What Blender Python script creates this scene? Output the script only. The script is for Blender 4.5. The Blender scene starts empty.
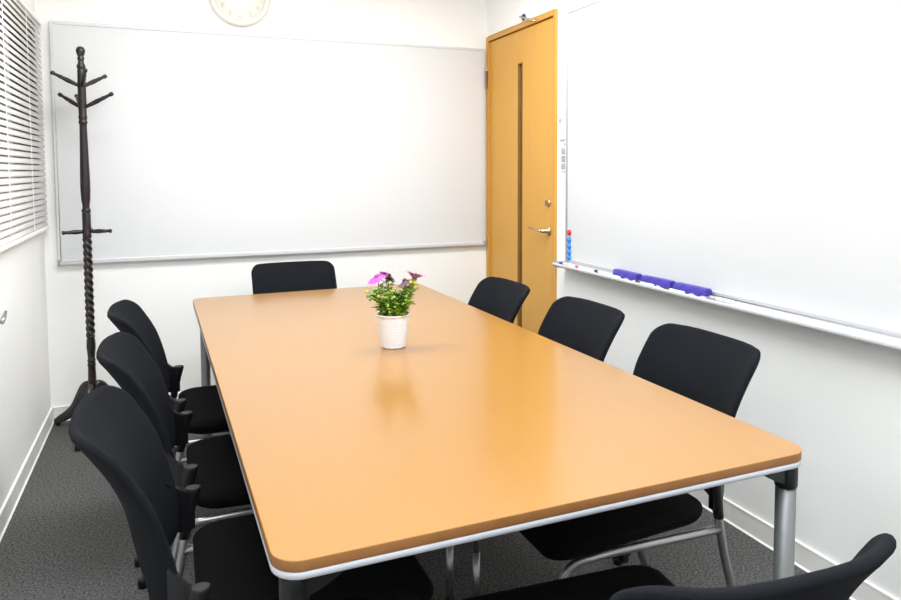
import bpy, bmesh, math, random
from math import sin, cos, pi, sqrt, radians
from mathutils import Vector, Matrix
random.seed(4)
scene = bpy.context.scene
COL = scene.collection

# ------------------------------------------------------------------ materials
def new_mat(name):
    m = bpy.data.materials.new(name); m.use_nodes = True
    nt = m.node_tree
    return m, nt, nt.nodes['Principled BSDF']

def mat(name, col, rough=.5, metal=0, spec=.5, noise=0, nscale=20, bump=0, bscale=200, stretch=None, coat=0):
    m, nt, b = new_mat(name)
    b.inputs['Base Color'].default_value = (*col, 1)
    b.inputs['Roughness'].default_value = rough
    b.inputs['Metallic'].default_value = metal
    b.inputs['Specular IOR Level'].default_value = spec
    if coat: b.inputs['Coat Weight'].default_value = coat; b.inputs['Coat Roughness'].default_value = .15
    tc = nt.nodes.new('ShaderNodeTexCoord'); mp = nt.nodes.new('ShaderNodeMapping')
    nt.links.new(tc.outputs['Object'], mp.inputs['Vector'])
    if stretch: mp.inputs['Scale'].default_value = stretch
    if noise:
        n = nt.nodes.new('ShaderNodeTexNoise'); n.inputs['Scale'].default_value = nscale; n.inputs['Detail'].default_value = 6
        nt.links.new(mp.outputs['Vector'], n.inputs['Vector'])
        r = nt.nodes.new('ShaderNodeValToRGB')
        r.color_ramp.elements[0].position = .3; r.color_ramp.elements[1].position = .7
        r.color_ramp.elements[0].color = (*[c*(1-noise) for c in col], 1)
        r.color_ramp.elements[1].color = (*[min(1, c*(1+noise)) for c in col], 1)
        nt.links.new(n.outputs['Fac'], r.inputs['Fac']); nt.links.new(r.outputs['Color'], b.inputs['Base Color'])
    if bump:
        n2 = nt.nodes.new('ShaderNodeTexNoise'); n2.inputs['Scale'].default_value = bscale; n2.inputs['Detail'].default_value = 3
        nt.links.new(mp.outputs['Vector'], n2.inputs['Vector'])
        bp = nt.nodes.new('ShaderNodeBump'); bp.inputs['Strength'].default_value = bump; bp.inputs['Distance'].default_value = .002
        nt.links.new(n2.outputs['Fac'], bp.inputs['Height']); nt.links.new(bp.outputs['Normal'], b.inputs['Normal'])
    return m

M = {}
M['wall'] = mat('wall_paint', (.885, .88, .865), .85, spec=.2, noise=.012, nscale=3, bump=.06, bscale=350)
M['ceil'] = mat('ceiling_paint', (.88, .88, .87), .9, spec=.2, noise=.01, nscale=4)
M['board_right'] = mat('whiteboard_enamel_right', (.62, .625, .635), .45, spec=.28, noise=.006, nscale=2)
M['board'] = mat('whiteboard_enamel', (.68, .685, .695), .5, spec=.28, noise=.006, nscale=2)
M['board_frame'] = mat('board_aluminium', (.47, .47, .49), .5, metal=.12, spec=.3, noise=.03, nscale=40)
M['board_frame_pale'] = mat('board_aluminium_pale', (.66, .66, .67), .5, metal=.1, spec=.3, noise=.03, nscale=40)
M['tray'] = mat('tray_aluminium', (.60, .60, .61), .5, metal=.08, spec=.3, noise=.03, nscale=30)
M['base'] = mat('baseboard_vinyl', (.80, .785, .76), .5, noise=.08, nscale=9)
M['base_lip'] = mat('baseboard_lip', (.86, .855, .83), .45, noise=.02, nscale=9)
M['wood'] = mat('tabletop_laminate', (.348, .163, .030), .28, spec=.5, coat=.5, noise=.025, nscale=14, stretch=(6, .35, 1))
M['wood_edge'] = mat('tabletop_edge', (.20, .085, .024), .5, spec=.3, noise=.08, nscale=20, stretch=(1, 1, .2))
M['white_metal'] = mat('white_metal', (.50, .515, .57), .4, noise=.02)
M['leg'] = mat('silver_paint', (.17, .175, .18), .45, metal=.5, noise=.03, nscale=60)
M['chrome'] = mat('satin_steel', (.36, .36, .37), .34, metal=.9, noise=.03, nscale=60)
M['black_plastic'] = mat('black_plastic', (.007, .007, .008), .42, spec=.3, noise=.1, nscale=80)
M['fabric'] = mat('black_fabric', (.0078, .0086, .0115), .9, spec=.12, noise=.25, nscale=600, bump=.5, bscale=900)
M['seat_fabric'] = mat('black_seat_fabric', (.004, .004, .0045), .9, spec=.1, noise=.25, nscale=600, bump=.5, bscale=900)
M['dark_wood'] = mat('dark_wood', (.0125, .0075, .009), .34, noise=.35, nscale=30, stretch=(4, 4, .5))
M['door'] = mat('door_veneer', (.62, .315, .048), .42, noise=.03, nscale=9, stretch=(8, 8, .35))
M['door_frame'] = mat('door_casing', (.60, .30, .048), .45, noise=.06, nscale=9, stretch=(8, 8, .35))
M['slot'] = mat('slot_brown', (.26, .135, .035), .5, noise=.1, nscale=10)
M['brass'] = mat('brushed_nickel_brass', (.62, .47, .30), .3, metal=.9, noise=.05)
M['blind'] = mat('blind_slat', (.87, .855, .84), .45, noise=.01, nscale=10)
M['glass'], _nt, _b = new_mat('window_glass')
_b.inputs['Base Color'].default_value = (.9, .93, .93, 1); _b.inputs['Roughness'].default_value = .02; _b.inputs['Transmission Weight'].default_value = 1
M['darkglass'] = mat('dark_slit_glass', (.17, .088, .022), .35, noise=.1, nscale=10)
M['alu'] = mat('window_frame_grey', (.30, .285, .27), .45, metal=.3, noise=.05)
M['white_plastic'] = mat('white_plastic', (.84, .84, .82), .4, noise=.01)
M['cream'] = mat('cream_plastic', (.86, .835, .76), .4, noise=.01)
M['face'] = mat('clock_face', (.86, .85, .81), .6, noise=.01)
M['greyink'] = mat('grey_ink', (.36, .36, .35), .6, noise=.05)
M['paleink'] = mat('pale_ink', (.60, .59, .55), .6, noise=.05)
M['purple'] = mat('purple_plastic', (.052, .036, .32), .45, noise=.06, nscale=30)
M['felt'] = mat('eraser_felt', (.82, .82, .84), .95, noise=.04, nscale=200)
M['red'] = mat('red_plastic', (.72, .02, .035), .3, noise=.05)
M['blue'] = mat('blue_plastic', (.02, .22, .80), .3, noise=.05)
M['navy'] = mat('navy_plastic', (.03, .04, .25), .35, noise=.05)
M['pink'] = mat('red_pink_plastic', (.75, .04, .12), .35, noise=.05)
M['blackcap'] = mat('black_cap', (.015, .015, .03), .35, noise=.05)
M['green'] = mat('pale_green_plastic', (.45, .62, .45), .35, noise=.05)
M['greycap'] = mat('grey_plastic', (.35, .35, .37), .35, noise=.05)
M['pot'] = mat('pot_enamel', (.80, .80, .83), .45, noise=.015, nscale=30)
M['soil'] = mat('dark_soil', (.02, .035, .03), .9, noise=.5, nscale=90)
M['petal'] = mat('magenta_petal', (.42, .075, .40), .55, noise=.3, nscale=120)
M['petal_pale'] = mat('mauve_petal', (.42, .19, .35), .6, noise=.3, nscale=120)
M['petal_dark'] = mat('dark_petal', (.12, .04, .085), .6, noise=.3, nscale=120)
M['bud'] = mat('yellow_bud', (.55, .50, .05), .6, noise=.2, nscale=150)
M['stem'] = mat('green_stem', (.13, .27, .035), .6, noise=.2, nscale=80)

# leaf: colour changes leaf to leaf through position noise
m, nt, b = new_mat('daisy_leaf')
tc = nt.nodes.new('ShaderNodeTexCoord'); n = nt.nodes.new('ShaderNodeTexNoise'); n.inputs['Scale'].default_value = 55
r = nt.nodes.new('ShaderNodeValToRGB'); r.color_ramp.elements[0].position = .32; r.color_ramp.elements[1].position = .68
r.color_ramp.elements[0].color = (.05, .17, .012, 1); r.color_ramp.elements[1].color = (.40, .56, .07, 1)
nt.links.new(tc.outputs['Object'], n.inputs['Vector']); nt.links.new(n.outputs['Fac'], r.inputs['Fac']); nt.links.new(r.outputs['Color'], b.inputs['Base Color'])
b.inputs['Roughness'].default_value = .5
M['leaf'] = m

# carpet: mottled charcoal loop pile
m, nt, b = new_mat('carpet')
tc = nt.nodes.new('ShaderNodeTexCoord')
n1 = nt.nodes.new('ShaderNodeTexNoise'); n1.inputs['Scale'].default_value = 420; n1.inputs['Detail'].default_value = 3
n2 = nt.nodes.new('ShaderNodeTexNoise'); n2.inputs['Scale'].default_value = 130; n2.inputs['Detail'].default_value = 5
mx = nt.nodes.new('ShaderNodeMath'); mx.operation = 'ADD'
r = nt.nodes.new('ShaderNodeValToRGB'); r.color_ramp.elements[0].position = .72; r.color_ramp.elements[1].position = 1.28 / 1.0 if False else 1.0
r.color_ramp.elements[0].color = (.045, .044, .044, 1); r.color_ramp.elements[1].color = (.175, .171, .166, 1)
ml = nt.nodes.new('ShaderNodeMath'); ml.operation = 'MULTIPLY'; ml.inputs[1].default_value = .85
for a in (n1, n2): nt.links.new(tc.outputs['Object'], a.inputs['Vector'])
nt.links.new(n1.outputs['Fac'], mx.inputs[0]); nt.links.new(n2.outputs['Fac'], mx.inputs[1]); nt.links.new(mx.outputs[0], ml.inputs[0])
nt.links.new(ml.outputs[0], r.inputs['Fac']); nt.links.new(r.outputs['Color'], b.inputs['Base Color'])
bp = nt.nodes.new('ShaderNodeBump'); bp.inputs['Strength'].default_value = .6; bp.inputs['Distance'].default_value = .004
nt.links.new(n1.outputs['Fac'], bp.inputs['Height']); nt.links.new(bp.outputs['Normal'], b.inputs['Normal'])
b.inputs['Roughness'].default_value = .95; b.inputs['Specular IOR Level'].default_value = .1
M['carpet'] = m

# ------------------------------------------------------------------ mesh helpers
class MB:
    def __init__(s): s.v = []; s.f = []; s.mi = []; s.sm = []
    def add(s, vs, fs, smooth=False, mi=0):
        o = len(s.v); s.v += [tuple(v) for v in vs]
        for f in fs: s.f.append([i+o for i in f]); s.mi.append(mi); s.sm.append(smooth)
    def box(s, x0, x1, y0, y1, z0, z1, mi=0, mtx=None):
        vs = [Vector((x, y, z)) for z in (z0, z1) for y in (y0, y1) for x in (x0, x1)]
        if mtx: vs = [mtx @ v for v in vs]
        s.add(vs, [(0,2,3,1),(4,5,7,6),(0,1,5,4),(2,6,7,3),(0,4,6,2),(1,3,7,5)], False, mi)
    def loft(s, rings, cap=True, smooth=True, closed=True, mi=0):
        n = len(rings[0]); vs = [p for r in rings for p in r]; fs = []
        for i in range(len(rings)-1):
            for j in range(n if closed else n-1):
                k = (j+1) % n
                fs.append((i*n+j, i*n+k, (i+1)*n+k, (i+1)*n+j))
        s.add(vs, fs, smooth, mi)
        if cap and closed:
            s.add(rings[0], [tuple(reversed(range(n)))], False, mi); s.add(rings[-1], [tuple(range(n))], False, mi)
    def lathe(s, prof, c=(0,0,0), n=24, axis=None, cap=True, mi=0, twist=None):
        c = Vector(c); q = Vector((0,0,1)).rotation_difference(Vector(axis)) if axis else None
        rings = []
        for i, (r, z) in enumerate(prof):
            ring = []
            for j in range(n):
                a = 2*pi*j/n; rr = r
                if twist: rr = r*twist(a, z)
                p = Vector((rr*cos(a), rr*sin(a), z))
                if q: p = q @ p
                ring.append(c+p)
            rings.append(ring)
        s.loft(rings, cap, True, True, mi)
    def tube(s, pts, rad, n=12, cap=True, mi=0, flat=1.0):
        pts = [Vector(p) for p in pts]
        rads = rad if isinstance(rad, (list, tuple)) else [rad]*len(pts)
        t0 = (pts[1]-pts[0]).normalized()
        ref = Vector((0,0,1)) if abs(t0.z) < .9 else Vector((0,1,0))
        u = t0.cross(ref).normalized(); rings = []
        for i, p in enumerate(pts):
            if i == 0: t = t0
            elif i == len(pts)-1: t = (pts[-1]-pts[-2]).normalized()
            else: t = ((pts[i+1]-p).normalized()+(p-pts[i-1]).normalized()).normalized()
            u = (u - t*u.dot(t)).normalized(); w = t.cross(u)
            rings.append([p+(u*cos(2*pi*j/n)+w*sin(2*pi*j/n)*flat)*rads[i] for j in range(n)])
        s.loft(rings, cap, True, True, mi)
    def build(s, name, m, parent=None, bevel=0, segs=2, mats=None):
        me = bpy.data.meshes.new(name); me.from_pydata(s.v, [], s.f)
        for x in (mats or [m]): me.materials.append(x)
        for p, mi, sm in zip(me.polygons, s.mi, s.sm): p.material_index = mi; p.use_smooth = sm
        bm = bmesh.new(); bm.from_mesh(me)
        bmesh.ops.remove_doubles(bm, verts=bm.verts, dist=1e-6)
        bmesh.ops.recalc_face_normals(bm, faces=bm.faces)
        bm.to_mesh(me); bm.free()
        o = bpy.data.objects.new(name, me); COL.objects.link(o)
        if parent: o.parent = parent
        if bevel:
            md = o.modifiers.new('bevel', 'BEVEL'); md.width = bevel; md.segments = segs; md.limit_method = 'ANGLE'; md.angle_limit = radians(40)
        return o

def smooth_path(pts, k=6):
    """Catmull-Rom through the points."""
    P = [Vector(p) for p in pts]; P = [2*P[0]-P[1]] + P + [2*P[-1]-P[-2]]
    out = []
    for i in range(1, len(P)-2):
        for j in range(k):
            t = j/k; a, b, c, d = P[i-1:i+3]
            out.append(.5*((2*b)+(c-a)*t+(2*a-5*b+4*c-d)*t*t+(3*b-a-3*c+d)*t**3))
    out.append(P[-2]); return out

def fillet(pts, r, k=6):
    """polyline with rounded corners"""
    P = [Vector(p) for p in pts]; out = [P[0]]
    for i in range(1, len(P)-1):
        a = (P[i-1]-P[i]); b = (P[i+1]-P[i]); rr = min(r, a.length*.45, b.length*.45)
        p0 = P[i]+a.normalized()*rr; p1 = P[i]+b.normalized()*rr
        for j in range(k+1):
            t = j/k; out.append((1-t)**2*p0+2*t*(1-t)*P[i]+t*t*p1)
    out.append(P[-1]); return out

def rrect(w, d, r, n=8):
    """rounded rectangle outline, centred, ccw"""
    pts = []
    for cx, cy, a0 in ((w/2-r, d/2-r, 0), (-w/2+r, d/2-r, pi/2), (-w/2+r, -d/2+r, pi), (w/2-r, -d/2+r, 1.5*pi)):
        for j in range(n+1):
            a = a0+pi/2*j/n; pts.append((cx+r*cos(a), cy+r*sin(a)))
    return pts

def empty(name, loc=(0,0,0), rz=0, label=None, cat=None, group=None, kind=None):
    o = bpy.data.objects.new(name, None); COL.objects.link(o); o.location = loc; o.rotation_euler = (0, 0, rz)
    o.empty_display_size = .1
    tag(o, label, cat, group, kind); return o
def tag(o, label=None, cat=None, group=None, kind=None):
    for k, v in (('label', label), ('category', cat), ('group', group), ('kind', kind)):
        if v: o[k] = v
    return o
def struct(mb, name, m, **k):
    o = mb.build(name, m, **k); o['kind'] = 'structure'; return o

# ------------------------------------------------------------------ room
XL, XR, YB, YF, ZC = -.591, 1.882, 4.101, -1.0, 2.5
T = .12
b = MB(); b.box(XL-T, XR+T, YF-T, YB+T, -.1, 0); struct(b, 'floor', M['carpet'])
b = MB(); b.box(XL-T, XR+T, YF-T, YB+T, ZC, ZC+.1); struct(b, 'ceiling', M['ceil'])
b = MB(); b.box(XL-T, XR+T, YB, YB+T, 0, ZC)
struct(b, 'wall_back', M['wall'])
b = MB(); b.box(XL-T, XR+T, YF-T, YF, 0, ZC); struct(b, 'wall_front', M['wall'])
WY0, WY1, WZ0, WZ1 = 1.55, 4.06, 1.04, 1.995        # window opening in the left wall
b = MB()
b.box(XL-T, XL, YF, WY0, 0, ZC); b.box(XL-T, XL, WY1, YB, 0, ZC); b.box(XL-T, XL, WY0, WY1, 0, WZ0); b.box(XL-T, XL, WY0, WY1, WZ1, ZC)
struct(b, 'wall_left', M['wall'])
DY0, DY1, DZ = 3.228, 4.090, 2.112                  # door opening in the right wall
b = MB()
b.box(XR, XR+T, YF, DY0, 0, ZC); b.box(XR, XR+T, DY1, YB, 0, ZC); b.box(XR, XR+T, DY0, DY1, DZ, ZC)
struct(b, 'wall_right', M['wall'])
# wall panel seams below the back board
for i, x in enumerate((.616, 1.255)):
    b = MB(); b.box(x-.004, x+.004, YB-.003, YB, .078, .83); struct(b, 'trim_%d' % (i+1), M['wall'], bevel=.001)

def baseboard(name, p0, p1, nrm):
    p0, p1, nrm = Vector(p0), Vector(p1), Vector(nrm); H = .0765
    prof = [(0, 0), (.014, 0), (.012, .0025), (.008, .005), (.007, H-.006), (.009, H-.004), (.008, H), (0, H)]
    b = MB()
    for k in range(len(prof)-1):
        (a0, z0), (a1, z1) = prof[k], prof[k+1]
        lip = 1 if k in (1, 2, 4, 5, 6) else 0
        if k == 3: lip = 0
        vs = [p0+nrm*a0+Vector((0,0,z0)), p1+nrm*a0+Vector((0,0,z0)), p1+nrm*a1+Vector((0,0,z1)), p0+nrm*a1+Vector((0,0,z1))]
        b.add(vs, [(0,1,2,3)], False, lip)
    b.add([p+nrm*a+Vector((0,0,z)) for p in (p0, p1) for a, z in prof], [tuple(range(8)), tuple(range(15, 7, -1))])
    struct(b, name, None, mats=[M['base'], M['base_lip']])
baseboard('baseboard_right', (XR, YF, 0), (XR, DY0-.003, 0), (-1, 0, 0))
baseboard('baseboard_left', (XL, YF, 0), (XL, YB, 0), (1, 0, 0))
baseboard('baseboard_back', (XL+.012, YB, 0), (XR, YB, 0), (0, -1, 0))

# window behind the blind
w = empty('window_1', (XL-.06, (WY0+WY1)/2, WZ0), kind='structure')
def wb(name, m, boxes, par, bevel=.002):
    b = MB()
    for x in boxes: b.box(*x)
    return b.build(name, m, par, bevel)
hw = (WY1-WY0)/2; hh = WZ1-WZ0
wb('window_frame', M['alu'], [(-.03,.055,-hw,-hw+.04,0,hh), (-.03,.055,hw-.04,hw,0,hh), (-.03,.03,-hw+.04,hw-.04,0,.04), (-.03,.03,-hw+.04,hw-.04,hh-.04,hh), (-.03,.03,-.025,.025,.04,hh-.04)], w)
wb('pane', M['glass'], [(-.004,.004,-hw+.04,-.025,.04,hh-.04)], w, 0)
wb('pane', M['glass'], [(-.004,.004,.025,hw-.04,.04,hh-.04)], w, 0)

# ------------------------------------------------------------------ door on the right wall
d = empty('door_1', (XR, (DY0+DY1)/2, 0), kind='structure')
hw = (DY1-DY0)/2; F = .028
wb('door_frame', M['door_frame'], [(-.012, .10, -hw, -hw+F, 0, DZ), (-.012, .10, hw-F, hw, 0, DZ), (-.012, .10, -hw+F, hw-F, DZ-F, DZ)], d, .002)
LY0, LY1, LZ1 = -hw+F+.003, hw-F-.003, DZ-F-.006
yc = (DY0+DY1)/2
SY0, SY1, SZ0, SZ1 = 3.622-yc, 3.685-yc, .20, 1.897   # slit
pn = wb('door_panel', M['door'], [(.002, .04, LY0, SY0, .006, LZ1), (.002, .04, SY1, LY1, .006, LZ1), (.002, .04, SY0, SY1, .006, SZ0), (.002, .04, SY0, SY1, SZ1, LZ1)], d, 0)
wb('slit_lining', M['slot'], [(.003, .036, SY0, SY0+.006, SZ0, SZ1), (.003, .036, SY1-.006, SY1, SZ0, SZ1), (.003, .036, SY0+.006, SY1-.006, SZ1-.006, SZ1)], pn, 0)
wb('slit_glass', M['darkglass'], [(.018, .026, SY0+.006, SY1-.006, SZ0, SZ1-.006)], pn, 0)
wb('slit_backing', M['slot'], [(.03, .036, SY0+.006, SY1-.006, SZ0, SZ1-.006)], pn, 0)
# lever, thumb turn
hy = 3.318-yc
b = MB(); b.lathe([(.026, 0), (.026, .006), (.022, .010), (.010, .012), (.010, .052)], (.002, hy, .962), 20, (-1, 0, 0))
hd = b.build('lever_handle', M['brass'], pn)
b = MB(); pts = fillet([(-.047, hy-.004, .962), (-.052, hy+.03, .964), (-.045, hy+.135, .972)], .02)
b.tube(pts, [.009]*3+[.008]*(len(pts)-4)+[.006], 12, flat=.8); b.build('lever', M['brass'], hd)
b = MB(); b.lathe([(.020, 0), (.020, .005), (.015, .009), (.006, .010)], (.002, hy, 1.112), 20, (-1, 0, 0)); b.box(-.024, -.006, hy-.004, hy+.004, 1.098, 1.126)
b.build('thumb_turn', M['brass'], pn)
# hinges on the corner side
for hz in (1.80, .25):
    b = MB(); b.lathe([(.007, 0), (.007, .10), (.009, .10), (.009, .115)], (-.018, hw-F+.003, hz), 12); b.box(-.016, -.0125, hw-F-.0, hw-F+.024, hz, hz+.11)
    b.build('hinge', M['brass'], d)
# door stay: dark disc on the wall above the frame with a thin arm down to the door head
b = MB(); b.lathe([(.019, 0), (.019, .006), (.014, .012), (.006, .014), (.005, .030)], (0, 3.600-yc, 2.142), 20, (-1, 0, 0)); st = b.build('door_stay', M['navy'], d)
b = MB(); b.tube([(-.027, 3.600-yc, 2.142), (-.026, 3.52-yc, 2.116), (-.018, 3.435-yc, 2.088)], .0055, 10); b.build('stay_arm', M['brass'], st)

# ------------------------------------------------------------------ whiteboards
def board(name, L, H, label, cat='whiteboard', face='board'):
    """local: width along +X, face towards -Y, z from 0"""
    root = empty(name, label=label, cat=cat)
    b = MB(); b.box(.012, L-.012, -.016, 0, .012, H-.012); b.build('panel', M[face], root)
    b = MB(); f = .016
    b.box(0, f, -.02, 0, 0, H); b.box(L-f, L, -.02, 0, 0, H); b.box(f, L-f, -.02, 0, H-f, H); b.box(f, L-f, -.02, 0, 0, f)
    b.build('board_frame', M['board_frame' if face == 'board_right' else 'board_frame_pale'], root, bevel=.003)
    return root
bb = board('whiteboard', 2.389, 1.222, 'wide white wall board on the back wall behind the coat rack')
bb.location = (-.5316, YB, .820)
b = MB()
prof = [(0, 0), (-.030, 0), (-.034, .006), (-.034, .014), (-.031, .014), (-.030, .008), (-.021, .008), (-.021, .020), (0, .020)]
b.loft([[Vector((x, y, z-.008)) for y, z in prof] for x in (.012, 2.377)], True, False)
b.build('ledge', M['tray'], bb)
for x in (0, 2.377):
    b = MB(); b.box(x, x+.012, -.036, 0, -.010, .022); b.build('end_cap', M['greycap'], bb, bevel=.003)

RB_L = 2.5
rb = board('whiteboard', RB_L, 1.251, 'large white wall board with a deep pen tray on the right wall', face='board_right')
rb.location = (XR, 3.116, .823); rb.rotation_euler = (0, 0, -pi/2)      # +X runs towards the camera, face to -x
TY = -.089
b = MB()
prof = [(0, -.030), (-.060, -.026), (TY+.004, -.018), (TY, -.012), (TY, -.005), (TY+.003, -.002), (TY+.007, -.005), (TY+.012, -.011), (-.021, -.011), (-.019, .002), (0, .002)]
b.loft([[Vector((x, y, z)) for y, z in prof] for x in (.0, RB_L)], True, False)
tr = b.build('pen_tray', M['tray'], rb)
b = MB(); pr = [(y, z) for y, z in ((0, -.032), (-.060, -.029), (TY+.003, -.021), (TY-.002, -.012), (TY-.001, -.003), (TY+.006, .001), (0, .003))]
b.loft([[Vector((x, y*k, (z+.012)*k-.012)) for y, z in pr] for x, k in ((-.014, .8), (-.010, .95), (0, 1.0))], True, False)
b.build('tray_end', M['board_frame'], tr)
TRZ = .823-.011                                                         # tray surface
TRX = XR+TY

# magnets
FX = XR-.0165
labs = ['red round magnet at the top of the magnet column on the right board', 'blue round magnet directly below the red magnet', 'second blue round magnet below the red magnet',
        'third blue round magnet below the red magnet', 'lowest blue round magnet, just above the pen tray']
for i, z in enumerate((.974, .936, .905, .875, .846)):
    b = MB(); b.lathe([(.0145, 0), (.0145, .004), (.0125, .008), (.0105, .0105), (.004, .0115)], (0, 0, 0), 24, (-1, 0, 0))
    o = b.build('magnet', M['red' if i == 0 else 'blue']); o.location = (FX, 3.0745, z)
    tag(o, labs[i], 'magnet', 'round magnets on the right board')

# erasers
def eraser():
    root = empty('whiteboard_eraser')
    L, D = .178, .038
    b = MB(); b.box(-D/2+.003, D/2-.003, -L/2+.004, L/2-.004, 0, .012); b.build('felt_pad', M['felt'], root)
    n = 36; rings = []
    for i in range(n+1):
        y = -L/2+L*i/n; s = 1.0 - .10*max(0, 1-min(i, n-i)/2.0)
        e = .007 + .0035*sin(2*pi*i/n*3+.6)          # scalloped skirt
        g = 1-.16*(.5+.5*cos(2*pi*i/n*3))            # finger grips
        zt = .036 if 0 < i < n else .034
        rings.append([Vector(p) for p in ((-D/2*s, y, e), (-D/2*s*g, y, .024), (-D/2*s*.78, y, zt-.002), (-D/2*s*.55, y, zt), (D/2*s*.55, y, zt), (D/2*s*.78, y, zt-.002), (D/2*s*g, y, .024), (D/2*s, y, e))])
    b = MB(); b.loft(rings, True, False); b.build('grip', M['purple'], root)
    return root
def dup(o, parent=None):
    c = o.copy(); COL.objects.link(c); c.parent = parent
    for ch in list(o.children): dup(ch, c)
    return c
e0 = eraser()
for i, (y, rz, lab) in enumerate(((2.56, -.03, 'purple whiteboard eraser nearest the door in the pen tray'), (2.352, .03, 'middle purple whiteboard eraser of the three in the pen tray'), (2.150, .01, 'purple whiteboard eraser farthest from the door in the pen tray'))):
    o = e0 if i == 0 else dup(e0)
    o.location = (1.8385, y-.006, TRZ+.0007); o.rotation_euler = (0, 0, rz)
    tag(o, lab, 'eraser', 'purple erasers in the pen tray')

# markers, lying along the tray, cap end towards the door (+y)
def marker(y, x, rz, cap, label, L=.115):
    root = empty('marker_pen', (x, y, TRZ+.0072), rz, label, 'pen', 'marker pens in the pen tray')
    b = MB(); b.lathe([(.0055, -L), (.0068, -L+.003), (.0068, -.034)], (0, 0, 0), 14, (0, 1, 0)); b.build('barrel', M['white_plastic'], root)
    b = MB(); b.lathe([(.0072, -.034), (.0072, -.006), (.0060, 0)], (0, 0, 0), 14, (0, 1, 0)); b.build('cap', M[cap], root)
    b = MB(); b.lathe([(.0070, -.075), (.0070, -.072)], (0, 0, 0), 14, (0, 1, 0)); b.build('band', M[cap], root)
marker(3.105, 1.828, .04, 'navy', 'white marker with a navy cap at the door end of the tray')
marker(2.950, 1.826, -.10, 'pink', 'white marker with a red cap below the magnet column')
marker(2.790, 1.830, -.08, 'blackcap', 'white marker with a black cap between the red and the green ones')
marker(2.452, 1.809, 0, 'blackcap', 'white marker with a black cap along the front of the middle eraser')
marker(2.268, 1.809, 0, 'blackcap', 'white marker with a black cap along the front of the last eraser')
marker(2.052, 1.840, .05, 'greycap', 'white marker with a grey cap just past the last eraser')
marker(2.676, 1.809, 0, 'green', 'white marker with a pale green cap in front of the first eraser', .11)

# wall switch and small controller between the door and the right board
s = empty('light_switch', (XR, 3.153, 1.28), label='white light switch with grey rockers on the wall beside the door', cat='switch')
b = MB(); b.box(-.008, 0, -.030, .030, 0, .128); b.build('switch_plate', M['white_plastic'], s, bevel=.003)
for z in (.012, .050, .088):
    b = MB(); b.box(-.013, -.008, -.016, .016, z, z+.030); b.build('rocker', M['greyink'], s, bevel=.002)
b = MB(); b.box(-.010, 0, -.020, -.002, .132, .142); b.build('pilot_lamp', M['greycap'], s, bevel=.001)
s = empty('remote_control', (XR, 3.172, 1.440), label='small white wall controller with a grey button above the light switch', cat='remote control')
b = MB(); b.box(-.016, 0, -.024, .024, 0, .135); b.build('case', M['white_plastic'], s, bevel=.004)
b = MB(); b.box(-.018, -.016, -.013, .011, .088, .108); b.build('display', M['greycap'], s)
b = MB(); b.lathe([(.006, 0), (.005, .003)], (-.016, 0, .030), 12, (-1, 0, 0)); b.build('button', M['paleink'], s)

# ------------------------------------------------------------------ clock
ck = empty('wall_clock', (.392, YB, 2.238), label='round cream wall clock above the back board', cat='clock')
R = .160
b = MB(); b.lathe([(R-.012, 0), (R, .004), (R, .020), (R-.008, .034), (R-.020, .036), (R-.026, .026), (R-.026, .018)], (0, 0, 0), 64, (0, -1, 0)); b.build('rim', M['cream'], ck)
b = MB(); b.lathe([(.001, .018), (R-.026, .018), (R-.026, .019), (.001, .0195)], (0, 0, 0), 64, (0, -1, 0)); fc = b.build('dial', M['face'], ck)
def text_mesh(txt, size):
    cu = bpy.data.curves.new('glyph', 'FONT'); cu.body = txt; cu.size = size; cu.align_x = 'CENTER'; cu.align_y = 'CENTER'; cu.extrude = .0006
    o = bpy.data.objects.new('glyph', cu); COL.objects.link(o)
    dg = bpy.context.evaluated_depsgraph_get(); me = bpy.data.meshes.new_from_object(o.evaluated_get(dg))
    bpy.data.objects.remove(o); bpy.data.curves.remove(cu); return me
for k in range(1, 13):
    a = pi/2-k*pi/6; me = text_mesh(str(k), .034); me.materials.clear(); me.materials.append(M['paleink'])
    o = bpy.data.objects.new('numeral', me); COL.objects.link(o); o.parent = fc
    o.location = (.108*cos(a), -.0205, .108*sin(a)); o.rotation_euler = (pi/2, 0, 0)
for nm, a, L, wd in (('hour_hand', radians(60), .062, .004), ('minute_hand', radians(100), .098, .003)):
    b = MB(); b.box(-wd, wd, -.0245 if nm[0] == 'h' else -.0265, -.023 if nm[0] == 'h' else -.025, -.015, L); o = b.build(nm, M['greyink'], ck); o.rotation_euler = (0, pi/2-a, 0)
b = MB(); b.lathe([(.007, .0195), (.007, .028)], (0, 0, 0), 14, (0, -1, 0)); b.build('hub', M['greyink'], ck)

# ------------------------------------------------------------------ venetian blind
BX, BY0, BY1, BZ0, BZ1 = -.572, 1.50, 4.070, 1.002, 2.026
bl = empty('venetian_blind', (BX, (BY0+BY1)/2, BZ0), label='white horizontal slat blind over the left wall window', cat='blind')
hw = (BY1-BY0)/2
wb('headrail', M['blind'], [(-.016, .012, -hw, hw, BZ1-BZ0-.016, BZ1-BZ0)], bl, .002)
wb('bottom_rail', M['blind'], [(-.014, .012, -hw, hw, 0, .016)], bl, .003)
b = MB(); th = radians(72); pitch = .0277; z = .030
while z < BZ1-BZ0-.018:
    ring = []
    for side in (0, 1):
        row = []
        for k in range(6):
            u = -.0125+.025*k/5; c = .0022*(1-(u/.0125)**2)+(.0006 if side else 0)
            row.append((-(u*cos(th)) - c*sin(th)*-1, u*sin(th)+c*cos(th)))
        ring += row if side == 0 else row[::-1]
    # room edge low, window edge high
    b.loft([[Vector((x, y, z+zz)) for x, zz in ring] for y in (-hw+.004, hw-.004)], True, True)
    z += pitch
b.build('slats', M['blind'], bl)
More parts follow.
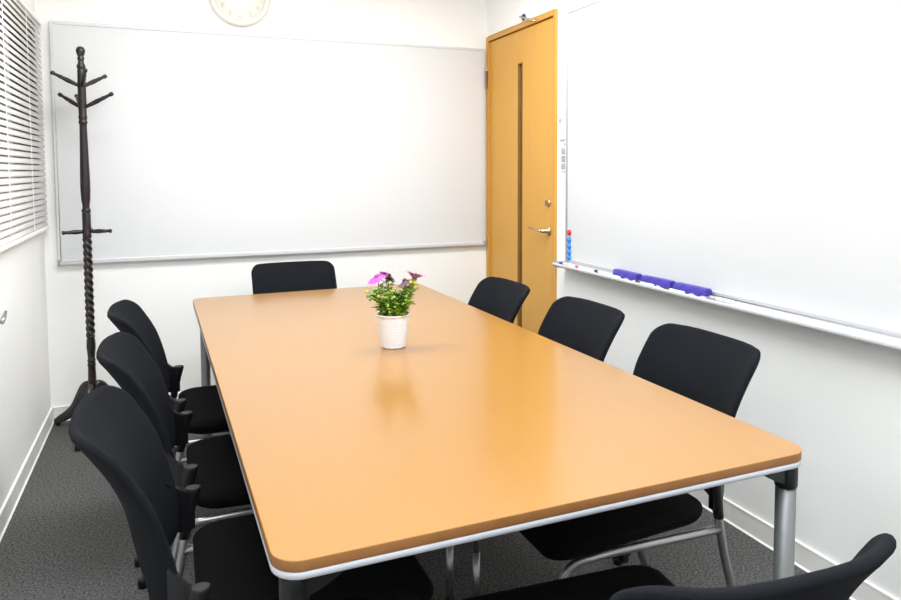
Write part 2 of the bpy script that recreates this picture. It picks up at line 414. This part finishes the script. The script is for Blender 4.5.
for y in (-hw+.15, -.38, .36, hw-.42):
    b = MB(); b.box(.009, .011, y-.0015, y+.0015, .01, BZ1-BZ0-.02); b.build('ladder_cord', M['blind'], bl)

# small lever on the left wall
hl = empty('lever_handle', (XL, 2.975, .768), label='small grey lever handle on the left wall under the blind', cat='handle')
b = MB(); b.lathe([(.014, -.002), (.014, .005), (.007, .008), (.007, .026)], (0, -.045, -.010), 14, (1, 0, 0)); b.build('rose', M['chrome'], hl)
b = MB(); b.tube([(.026, -.052, -.016), (.027, -.02, -.004), (.026, .022, .010)], [.008, .008, .005], 12); b.build('lever', M['chrome'], hl)

# ------------------------------------------------------------------ coat rack
cr = empty('coat_rack', (-.372, 3.85, 0), label='tall dark turned wood coat rack with twisted post in the left corner', cat='coat rack')
b = MB()
b.lathe([(.016, .165), (.021, .18), (.020, .225), (.018, .30), (.017, .335), (.019, .338), (.019, .346), (.017, .349), (.017, .357), (.019, .360), (.019, .366), (.016, .370), (.018, .400), (.021, .43), (.020, .46), (.017, .475), (.020, .480), (.020, .488)], n=24)
b.build('lower_post', M['dark_wood'], cr)
b = MB(); nz = 170
b.lathe([(.0192, .488+(.972-.488)*i/nz) for i in range(nz+1)], n=30, twist=lambda a, z: 1+.14*cos(3*(a+z*62))-.03)
b.build('twisted_post', M['dark_wood'], cr)
b = MB()
b.lathe([(.020, .972), (.021, .98), (.019, .985), (.0195, 1.02), (.0195, 1.085), (.018, 1.090), (.021, 1.096), (.021, 1.104), (.015, 1.112), (.017, 1.118), (.0155, 1.124), (.020, 1.150), (.0225, 1.20), (.022, 1.26), (.0185, 1.40), (.0165, 1.505), (.0165, 1.515), (.020, 1.522), (.020, 1.530), (.0165, 1.536), (.0195, 1.545), (.0195, 1.553), (.0175, 1.560),
         (.0185, 1.60), (.0185, 1.70), (.0175, 1.76), (.018, 1.772), (.0155, 1.778), (.0195, 1.786), (.0195, 1.796), (.014, 1.806), (.0125, 1.82), (.017, 1.832), (.012, 1.838), (.0165, 1.848), (.0205, 1.862), (.0195, 1.874), (.013, 1.884), (.003, 1.887)], n=24)
b.build('upper_post', M['dark_wood'], cr)
def peg(z, ang, L, rise, nm='peg'):
    dr = Vector((cos(ang), sin(ang), 0)); ax = (dr*sqrt(max(L*L-rise*rise, 1e-6))+Vector((0, 0, rise))).normalized()
    b = MB(); p = dr*.012+Vector((0, 0, z))
    b.lathe([(.0078, 0), (.0092, L*.15), (.0115, L*.42), (.0088, L*.62), (.0105, L*.66), (.0085, L*.70), (.0072, L*.86), (.0095, L*.90), (.0105, L*.95), (.0085, L), (.002, L*1.015)], p, 12, tuple(ax))
    b.build(nm, M['dark_wood'], cr)
for a in (3.0, .70, -1.34): peg(1.700, a, .135, .062)
for a in (2.46, -.23, 1.85): peg(1.598, a, .145, .068)
for a in (3.52, -.10, 1.5): peg(.998, a, .098, .0)
for ang in (-101, 135, 40):
    a = radians(ang); dr = Vector((cos(a), sin(a), 0)); pr = Vector((-sin(a), cos(a), 0))
    L = .282 if ang == 135 else .262
    cen = [(.012, .205), (.04, .212), (.075, .185), (.105, .140), (.14, .090), (.185, .056), (.225, .034), (.252, .018)]
    hgt = [.075, .085, .085, .075, .062, .050, .040, .030]
    cs = smooth_path([Vector((x*L/.262, 0, z)) for x, z in cen], 4); hs = smooth_path([Vector((h, 0, 0)) for h in hgt], 4)
    rings = []
    for c, h in zip(cs, hs):
        hh = h.x/2; o = dr*c.x; z0 = max(c.z-hh, .002); z1 = c.z+hh
        ring = []
        for wx, wz in ((-.011, .15), (-.011, .85), (-.006, 1), (.006, 1), (.011, .85), (.011, .15), (.006, 0), (-.006, 0)):
            ring.append(o+pr*wx+Vector((0, 0, z0+(z1-z0)*wz)))
        rings.append(ring)
    b = MB(); b.loft(rings, True, True); ft = b.build('foot', M['dark_wood'], cr)
    b = MB(); b.lathe([(.011, 0), (.012, .006), (.009, .012)], dr*(L-.030), 12); b.build('glide', M['black_plastic'], ft)

# ------------------------------------------------------------------ table
TX, TYc, TW, TD, TA = .643, 2.194, 1.0700, 2.3353, .0174
tb = empty('conference_table', (TX, TYc, 0), TA, 'long orange-brown wood conference table on silver legs in mid room', 'table')
def slab(w, dd, r, zs, name, mats, par, side_mi=0, n=10):
    b = MB(); rings = []
    for k, (ins, z) in enumerate(zs): rings.append([Vector((x, y, z)) for x, y in rrect(w-2*ins, dd-2*ins, r-ins, n)])
    N = len(rings[0])
    for i in range(len(rings)-1):
        last = i == len(rings)-2; mi = 0 if last else side_mi
        b.loft([rings[i], rings[i+1]], False, not last, True, mi)
    b.add(rings[0], [tuple(reversed(range(N)))], False, side_mi); b.add(rings[-1], [tuple(range(N))], False, 0)
    return b.build(name, None, par, mats=mats)
slab(TW, TD, .046, [(.001, .7015), (0, .7025), (0, .703), (0, .7188), (.0010, .72)], 'tabletop', [M['wood'], M['wood_edge']], tb, 1)
slab(TW-.001, TD-.001, .0455, [(.002, .6890), (0, .691), (0, .7005), (.001, .7015)], 'under_panel', [M['white_metal']], tb)
b = MB()
for sx in (-1, 1): b.box(sx*(TW/2-.10)-.012, sx*(TW/2-.10)+.012, -TD/2+.10, TD/2-.10, .645, .689)
for sy in (-1, 1): b.box(-TW/2+.112, TW/2-.112, sy*(TD/2-.10)-.012, sy*(TD/2-.10)+.012, .645, .689)
b.build('under_frame', M['black_plastic'], tb, bevel=.002)
LI = .033
for sx in (-1, 1):
    for sy in (-1, 1):
        lx, ly = sx*(TW/2-LI-(.014 if sy > 0 else 0)), sy*(TD/2-LI)
        b = MB(); b.lathe([(.0185, .004), (.0195, .01), (.0200, .642)], (lx, ly, 0), 28); lg = b.build('leg', M['leg'], tb)
        b = MB()
        b.lathe([(.0215, .640), (.0225, .645), (.0225, .680), (.0205, .689)], (lx, ly, 0), 28)
        # wedge arms running in along both edges
        for (ax, ay) in ((-sx, 0), (0, -sy)):
            dv = Vector((ax, ay, 0)); pv = Vector((-ay, ax, 0)); c0 = Vector((lx, ly, 0))
            b.loft([[c0+dv*t+pv*q+Vector((0, 0, zz)) for q, zz in ((-.014, .689), (-.014, zl), (.014, zl), (.014, .689))] for t, zl in ((.012, .648), (.045, .662), (.085, .684))], True, False)
        b.build('corner_bracket', M['black_plastic'], lg)
        b = MB(); b.lathe([(.020, 0), (.020, .008), (.0185, .012)], (lx, ly, 0), 20); b.build('foot_pad', M['black_plastic'], lg)

# ------------------------------------------------------------------ chairs
def interp(tab, x):
    if x <= tab[0][0]: return tab[0][1]
    for (a, fa), (c, fc) in zip(tab, tab[1:]):
        if x <= c: t = (x-a)/(c-a); return fa+(fc-fa)*t
    return tab[-1][1]
def crs(tab, x):
    """smooth (Catmull-Rom) interpolation of a table with rising x"""
    n = len(tab)
    if x <= tab[0][0]: return tab[0][1]
    if x >= tab[-1][0]: return tab[-1][1]
    for i in range(n-1):
        if x <= tab[i+1][0]:
            p1, p2 = tab[i], tab[i+1]; p0 = tab[max(i-1, 0)]; p3 = tab[min(i+2, n-1)]
            h = p2[0]-p1[0]; t = (x-p1[0])/h
            m1 = (p2[1]-p0[1])/(p2[0]-p0[0])*h; m2 = (p3[1]-p1[1])/(p3[0]-p1[0])*h
            return (2*t**3-3*t*t+1)*p1[1]+(t**3-2*t*t+t)*m1+(-2*t**3+3*t*t)*p2[1]+(t**3-t*t)*m2

# local frame: +x is the way the sitter faces, y across, z up; the seat centre is over the origin
WING = [(.42, -.272), (.47, -.274), (.53, -.287), (.60, -.308), (.68, -.339), (.76, -.384), (.84, -.441)]   # z -> x of the side edges
DEEP = [(.42, .072), (.50, .077), (.56, .075), (.64, .064), (.72, .057), (.84, .060)]                                   # how far the middle lies behind them
def back_pt(z, y): return crs(WING, z)-crs(DEEP, z)*(1-min(1.15, abs(y/.205)**3.1))
def back_outline():
    pts = []
    zt, zb = .816, .432
    def w(z): return interp([(.43, .178), (.55, .198), (.70, .209), (.83, .209)], z)
    n = 9; r = .038; rb_ = .05
    side = []
    for j in range(n+1):
        a = pi/2*j/n; side.append((w(zb+rb_)-rb_+rb_*sin(a), zb+rb_-rb_*cos(a)))
    for j in range(1, 14): z = zb+rb_+(zt-r-zb-rb_)*j/14; side.append((w(z), z))
    for j in range(n+1):
        a = pi/2*j/n; side.append((w(zt-r)-r+r*cos(a), zt-r+r*sin(a)))
    right = side
    m = 8; top = [(right[-1][0]*(1-2*j/m), zt-.001*(1-(1-2*j/m)**2)) for j in range(1, m)]
    left = [(-y, z) for y, z in reversed(right)]
    bot = [(-right[0][0]*(1-2*j/m), zb) for j in range(1, m)]
    return right+top+left+bot
def pillow(outline, cen, surf, H, edge, mb, Hback=None, crown=0):
    """closed pad: outline rings shrunk to the centre, lifted to +-thickness on either side of a surface"""
    rs = [1, .992, .975, .95, .915, .87, .8, .7, .55, .38, .2]
    N = len(outline); front = []; back = []
    for r in rs:
        d = (1-r)*.2; q = min(1, d/edge); h = sqrt(max(0, 1-(1-q)**2))
        fr, bk = [], []
        for (a, c) in outline:
            aa, cc = cen[0]+(a-cen[0])*r, cen[1]+(c-cen[1])*r
            p, nrm = surf(aa, cc)
            hf = H*h+crown*(1-r*r)
            fr.append(p+nrm*hf); bk.append(p-nrm*(H if Hback is None else Hback)*h)
        front.append(fr); back.append(bk)
    rings = list(reversed(front))+back[1:]
    mb.loft(rings, True, True)
def make_chair():
    root = empty('conference_chair')
    # backrest
    def surf(y, z):
        e = .004
        p = Vector((back_pt(z, y), y, z)); dz = Vector((back_pt(z+e, y)-back_pt(z-e, y), 0, 2*e)); dy = Vector((back_pt(z, y+e)-back_pt(z, y-e), 2*e, 0))
        nrm = dy.cross(dz).normalized()
        if nrm.x < 0: nrm = -nrm
        return p, nrm
    b = MB(); pillow(back_outline(), (0, .63), surf, .0095, .010, b); b.build('backrest', M['fabric'], root)
    # seat
    o = [(x, y) for x, y in rrect(.468, .482, .062, 9)]
    o = [(x-.032, y*(1-.10*max(0, -x)/.22)) for x, y in o]
    def ssurf(x, y):
        t = max(0, (x-.08)/.14); s = max(0, (-x-.08)/.14)
        return Vector((x, y, .426-.020*t*t+.004*s*s-.008*(1-(y/.24)**2)+.004)), Vector((0, 0, 1))
    b = MB(); pillow(o, (0, 0), ssurf, .020, .024, b, .028); b.build('seat', M['seat_fabric'], root)
    b = MB(); b.box(-.15, .13, -.10, .10, .378, .400); b.box(-.02, .02, -.195, .195, .374, .388); 
    b.build('seat_pan', M['black_plastic'], root, bevel=.004)
    for s in (-1, 1):
        Y = .219*s
        b = MB(); b.tube(fillet([(-.284, Y, .385), (-.20, Y, .386), (.06, Y*1.005, .392), (.16, Y*1.01, .386), (.186, Y*1.01, .30), (.19, Y*1.01, .20)], .06), .0105, 14); b.build('side_rail', M['chrome'], root)
        b = MB(); b.tube([(.19, Y*1.01, .20), (.192, Y*1.01, .012)], .0105, 14); lg = b.build('leg', M['chrome'], root)
        b = MB(); b.lathe([(.013, 0), (.0145, .006), (.0145, .022), (.012, .03)], (.192, Y*1.01, 0), 16); b.build('glide', M['black_plastic'], lg)
        b = MB(); b.tube([(-.272, Y, .50), (-.284, Y, .40), (-.300, Y, .32), (-.345, Y, .165), (-.400, Y, .012)], .0108, 14); lg = b.build('leg', M['chrome'], root)
        b = MB(); b.lathe([(.013, 0), (.0145, .006), (.0145, .022), (.012, .03)], (-.402, Y, 0), 16); b.build('glide', M['black_plastic'], lg)
        # plastic socket: upright sleeve with a flat oval top joined to the edge of the back
        b = MB(); rings = []
        for z, cx, rx, ry in ((.415, -.282, .0125, .0125), (.435, -.279, .0135, .013), (.490, -.270, .0165, .0145), (.527, -.262, .019, .0155), (.534, -.261, .0185, .015), (.536, -.261, .016, .013)):
            rings.append([Vector((cx+rx*cos(2*pi*j/20), Y+ry*sin(2*pi*j/20), z)) for j in range(20)])
        b.loft(rings, True, True)
        # web from the sleeve to the back edge
        rr = []
        for x, y0, y1, z0, z1 in ((-.318, .168, .198, .470, .576), (-.305, .182, .208, .450, .560), (-.290, .196, .217, .440, .542), (-.274, .204, .223, .436, .531), (-.258, .209, .226, .44, .528)):
            rr.append([Vector((x, s*y0, z0)), Vector((x, s*y1, z0)), Vector((x, s*y1, z1)), Vector((x, s*y0, z1))])
        b.loft(rr, True, False)
        b.build('back_bracket', M['black_plastic'], root)
    b = MB(); b.tube([(.02, -.2, .392), (.02, .2, .392)], .009, 12); b.build('cross_bar', M['chrome'], root)
    for s in (-1, 1):
        b = MB(); b.box(-.025, .025, .200*s-.012, .200*s+.012, .366, .392); b.box(-.008, .008, .217*s-.010, .217*s+.010, .360, .384); b.build('rail_clamp', M['black_plastic'], root, bevel=.003)
    return root
chairs = [
    ((.297, 1.548), 0, 'nearest black chair on the left long side of the table'),
    ((.296, 2.116), 0, 'middle black chair of the left row, between two others'),
    ((.281, 2.690), 0, 'black chair of the left row beside the coat rack'),
    ((.983, 1.583), pi, 'nearest black chair on the right long side, under the purple erasers'),
    ((.935, 2.110), pi, 'middle black chair of the right row, below the pen tray end'),
    ((.880, 2.665), pi, 'farthest black chair of the right row, in front of the door'),
    ((.585, 3.240), -pi/2, 'black chair at the far end of the table before the back board'),
    ((.706, 1.068), pi/2-.06, 'black chair at the near end of the table, seen from behind and cut off'),
]
c0 = make_chair()
for i, ((x, y), rz, lab) in enumerate(chairs):
    o = c0 if i == 0 else dup(c0)
    o.location = (x, y, 0); o.rotation_euler = (0, 0, rz)
    tag(o, lab, 'chair', 'black chairs around the conference table')

# ------------------------------------------------------------------ potted daisy
PZ = .7202
pt = empty('potted_daisy', (.664, 2.176, PZ), radians(-17), 'small white pot of purple daisies standing on the table', 'potted plant')
b = MB()
R0, R1, H = .0395, .0535, .108
b.lathe([(R0-.004, 0), (R0, .003)]+[(R0+(R1-R0)*t/10, .004+(H-.008)*t/10) for t in range(11)]+[(R1+.002, H-.003), (R1+.003, H), (R1+.001, H+.002), (R1-.002, H), (R1-.003, H-.014), (.002, H-.015)], n=48)
# raised pattern band: two bars, a little arch of leaves and a field of studs
def on_pot(a, z, off): r = R0+(R1-R0)*(z-.004)/(H-.008)+off; return Vector((r*sin(a), -r*cos(a), z))
def rib(a0, a1, z0, z1, w=.0008):
    pts = [on_pot(a0+(a1-a0)*t/8, z0+(z1-z0)*t/8, .0002) for t in range(9)]; b.tube(pts, w, 6)
for z in (.058, .066, .0485): rib(-.25 if z < .06 else -.1, .75, z, z, .0009 if z != .0485 else .0007)
for i in range(4):
    for j in range(7-i % 2):
        a = .0+(j+(i % 2)*.5)*.1; z = .016+i*.008
        b.lathe([(.0017, -.0004), (.0014, .0008), (.0004, .0013)], on_pot(a, z, 0), 8, (sin(a), -cos(a), 0))
for k in range(5):
    a = .05+.13*k; rib(a, a+.08, .078+.004*sin(k*1.3), .086+.004*cos(k), .0009)
b.build('pot', M['pot'], pt)
b = MB(); rr = []
for r_, z_ in ((.0500, H-.010), (.045, H-.007), (.03, H-.004), (.012, H-.003), (.001, H-.003)):
    rr.append([Vector((r_*cos(2*pi*j/28), r_*sin(2*pi*j/28), z_+random.uniform(-.001, .001))) for j in range(28)])
b.loft(rr, True, True); b.build('soil', M['soil'], pt)
leaves = MB(); stems = MB()
def leaf(mb, p, dirv, L, W, droop=.3, lobed=True):
    L *= 1.2; W *= 1.35
    dirv = Vector(dirv).normalized(); side = dirv.cross(Vector((0, 0, 1)))
    if side.length < .05: side = Vector((1, 0, 0))
    side.normalize(); roll = random.uniform(-.6, .6)
    nrm = side.cross(dirv); side = side*cos(roll)+nrm*sin(roll); nrm = side.cross(dirv)
    n = 7; vs = []; p = Vector(p)
    for i in range(n+1):
        t = i/n; wdt = W*(.25+.75*sin(pi*min(1, t*.85+.08))**1.0)*(1 if t < .95 else .35)
        if lobed and i in (2, 4): wdt *= 1.30
        if lobed and i in (3, 5): wdt *= .8
        c = p+dirv*L*t-Vector((0, 0, 1))*droop*L*t*t
        vs += [c-side*wdt/2+nrm*wdt*.12, c, c+side*wdt/2+nrm*wdt*.12]
    fs = []
    for i in range(n): a = 3*i; fs += [(a, a+1, a+4, a+3), (a+1, a+2, a+5, a+4)]
    mb.add(vs, fs, True)
def stem(base, tip, nleaf, Ls, bend=.012, t0=.12):
    base, tip = Vector(base), Vector(tip); mid = (base+tip)/2+Vector((random.uniform(-1, 1), random.uniform(-1, 1), .5))*bend
    path = smooth_path([base, mid, tip], 7); stems.tube(path, [.0022-.0009*i/len(path) for i in range(len(path))], 7)
    for k in range(nleaf):
        t = t0+(1-t0)*(k+.5)/nleaf; p = path[min(len(path)-1, int(t*(len(path)-1)))]
        a = k*2.4+random.uniform(-.4, .4); up = random.uniform(.25, .95)
        leaf(leaves, p, (cos(a), sin(a), up), Ls*random.uniform(.75, 1.25)*(1-.2*t), Ls*.36*random.uniform(.8, 1.2), random.uniform(.1, .45))
S0 = H-.008
tips = [(-.083, -.012, .172), (-.060, .012, .185), (-.040, -.010, .205), (-.022, .012, .215), (-.012, -.02, .190), (.008, .005, .185), (.030, -.012, .170), (.052, .0, .192), (.066, -.012, .205), (.076, .010, .185), (.040, .020, .205), (.018, .025, .170), (-.05, -.03, .155), (.05, -.03, .155), (.0, -.036, .150), (-.028, -.035, .165)]
for tp in tips:
    stem((tp[0]*.35, tp[1]*.5, S0), tp, 17, .030, t0=.08)
for k in range(80):          # low leaves over the rim
    a = random.uniform(0, 2*pi); r_ = random.uniform(.012, .042)
    leaf(leaves, (r_*cos(a), r_*sin(a), S0+random.uniform(.0, .035)), (cos(a), sin(a), random.uniform(.3, 1.2)), random.uniform(.022, .036), random.uniform(.010, .015), random.uniform(.2, .6))
leaves.build('foliage', M['leaf'], pt)['kind'] = 'stuff'
# flowers
def flower(c, axis, rad, m, npet=15, cup=.15, tipw=1.0):
    c = Vector(c); ax = Vector(axis).normalized(); u = ax.orthogonal().normalized(); v = ax.cross(u)
    b = MB()
    for k in range(npet):
        a = 2*pi*k/npet+random.uniform(-.07, .07); dr = u*cos(a)+v*sin(a); sd = ax.cross(dr); L = rad*random.uniform(.9, 1.08); vs = []
        for i in range(6):
            t = i/5; wd = rad*.27*(.45+.8*t-.55*t**4)*tipw*(1 if i < 5 else .45)
            p = c+dr*(rad*.12+L*.9*t)+ax*(cup*rad*t*(1.2-t*.4)+.001*random.uniform(-1, 1))
            vs += [p-sd*wd/2, p+ax*rad*.02, p+sd*wd/2]
        fs = []
        for i in range(5): q = 3*i; fs += [(q, q+1, q+4, q+3), (q+1, q+2, q+5, q+4)]
        b.add(vs, fs, True)
    f = b.build('flower', m, pt)
    b = MB(); b.lathe([(rad*.20, -.002), (rad*.24, .001), (rad*.20, .004), (rad*.05, .006)], c, 14, tuple(ax)); b.build('flower_centre', M['petal_dark'] if m is not M['petal'] else M['petal'], f)
    b = MB(); b.lathe([(rad*.06, -.010), (rad*.20, -.006), (rad*.24, -.001)], c, 12, tuple(ax)); b.build('calyx', M['stem'], f)
    base = Vector((c.x*.35, c.y*.4, S0)); stems.tube(smooth_path([base, (base+c)/2+Vector((c.x*.15, 0, 0)), c-ax*.008], 7), .0018, 7)
flower((-.050, -.004, .232), (-.42, -.22, .82), .038, M['petal'], 19, -.30, 1.15)
flower((-.012, .008, .232), (.45, .35, .60), .030, M['petal_dark'], 14, -.35, 1.3)
flower((.070, .0, .220), (.25, .10, .95), .034, M['petal_pale'], 16, .70, 1.3)
flower((.038, .0, .216), (-.35, -.05, .75), .030, M['petal_dark'], 13, -.5, 1.3)
for c, r_ in (((-.083, -.010, .182), .006), ((.070, -.012, .208), .0075), ((.058, -.02, .212), .006), ((-.045, -.03, .170), .006), ((.083, .0, .192), .005)):
    b = MB(); b.lathe([(r_*.4, -r_), (r_*.95, -r_*.4), (r_, .1*r_), (r_*.7, r_*.75), (r_*.2, r_)], c, 12); b.build('bud', M['bud'], pt)
stems.build('stems', M['stem'], pt)

# ------------------------------------------------------------------ light
def area(name, loc, sx, sy, power, col=(1, 1, 1), rot=(0, 0, 0)):
    l = bpy.data.lights.new(name, 'AREA'); l.shape = 'RECTANGLE'; l.size = sx; l.size_y = sy; l.energy = power; l.color = col
    o = bpy.data.objects.new(name, l); COL.objects.link(o); o.location = loc; o.rotation_euler = rot; return o
area('ceiling_lamp', (.62, 2.65, ZC-.02), 2.0, .6, 63, (.90, .95, .975))
area('ceiling_lamp', (.62, .40, ZC-.02), 2.0, .6, 63, (.90, .95, .975))
wd = bpy.data.worlds.new('world'); scene.world = wd; wd.use_nodes = True
wd.node_tree.nodes['Background'].inputs[0].default_value = (.14, .135, .135, 1)

# ------------------------------------------------------------------ camera (upright-corrected lens shift)
h, yaw, pitch, roll, f = 1.2915, .3785, .0619, -.0042, 709.73
Fv = Vector((sin(yaw)*cos(pitch), cos(yaw)*cos(pitch), -sin(pitch))); Rv = Vector((cos(yaw), -sin(yaw), 0)); Uv = Rv.cross(Fv)
Rv, Uv = cos(roll)*Rv+sin(roll)*Uv, -sin(roll)*Rv+cos(roll)*Uv
cam = bpy.data.cameras.new('camera'); co = bpy.data.objects.new('camera', cam); COL.objects.link(co)
mt = Matrix((Rv, Uv, -Fv)).transposed().to_4x4(); mt.translation = (0, 0, h); co.matrix_world = mt
cam.sensor_width = 36; cam.lens = 36*f/901; cam.shift_x = 0; cam.shift_y = -86.5/901; cam.clip_start = .02
scene.camera = co
scene.view_settings.view_transform = 'Standard'
scene.view_settings.look = 'None'
scene.view_settings.exposure = 0
scene.cycles.max_bounces = 10; scene.cycles.diffuse_bounces = 6
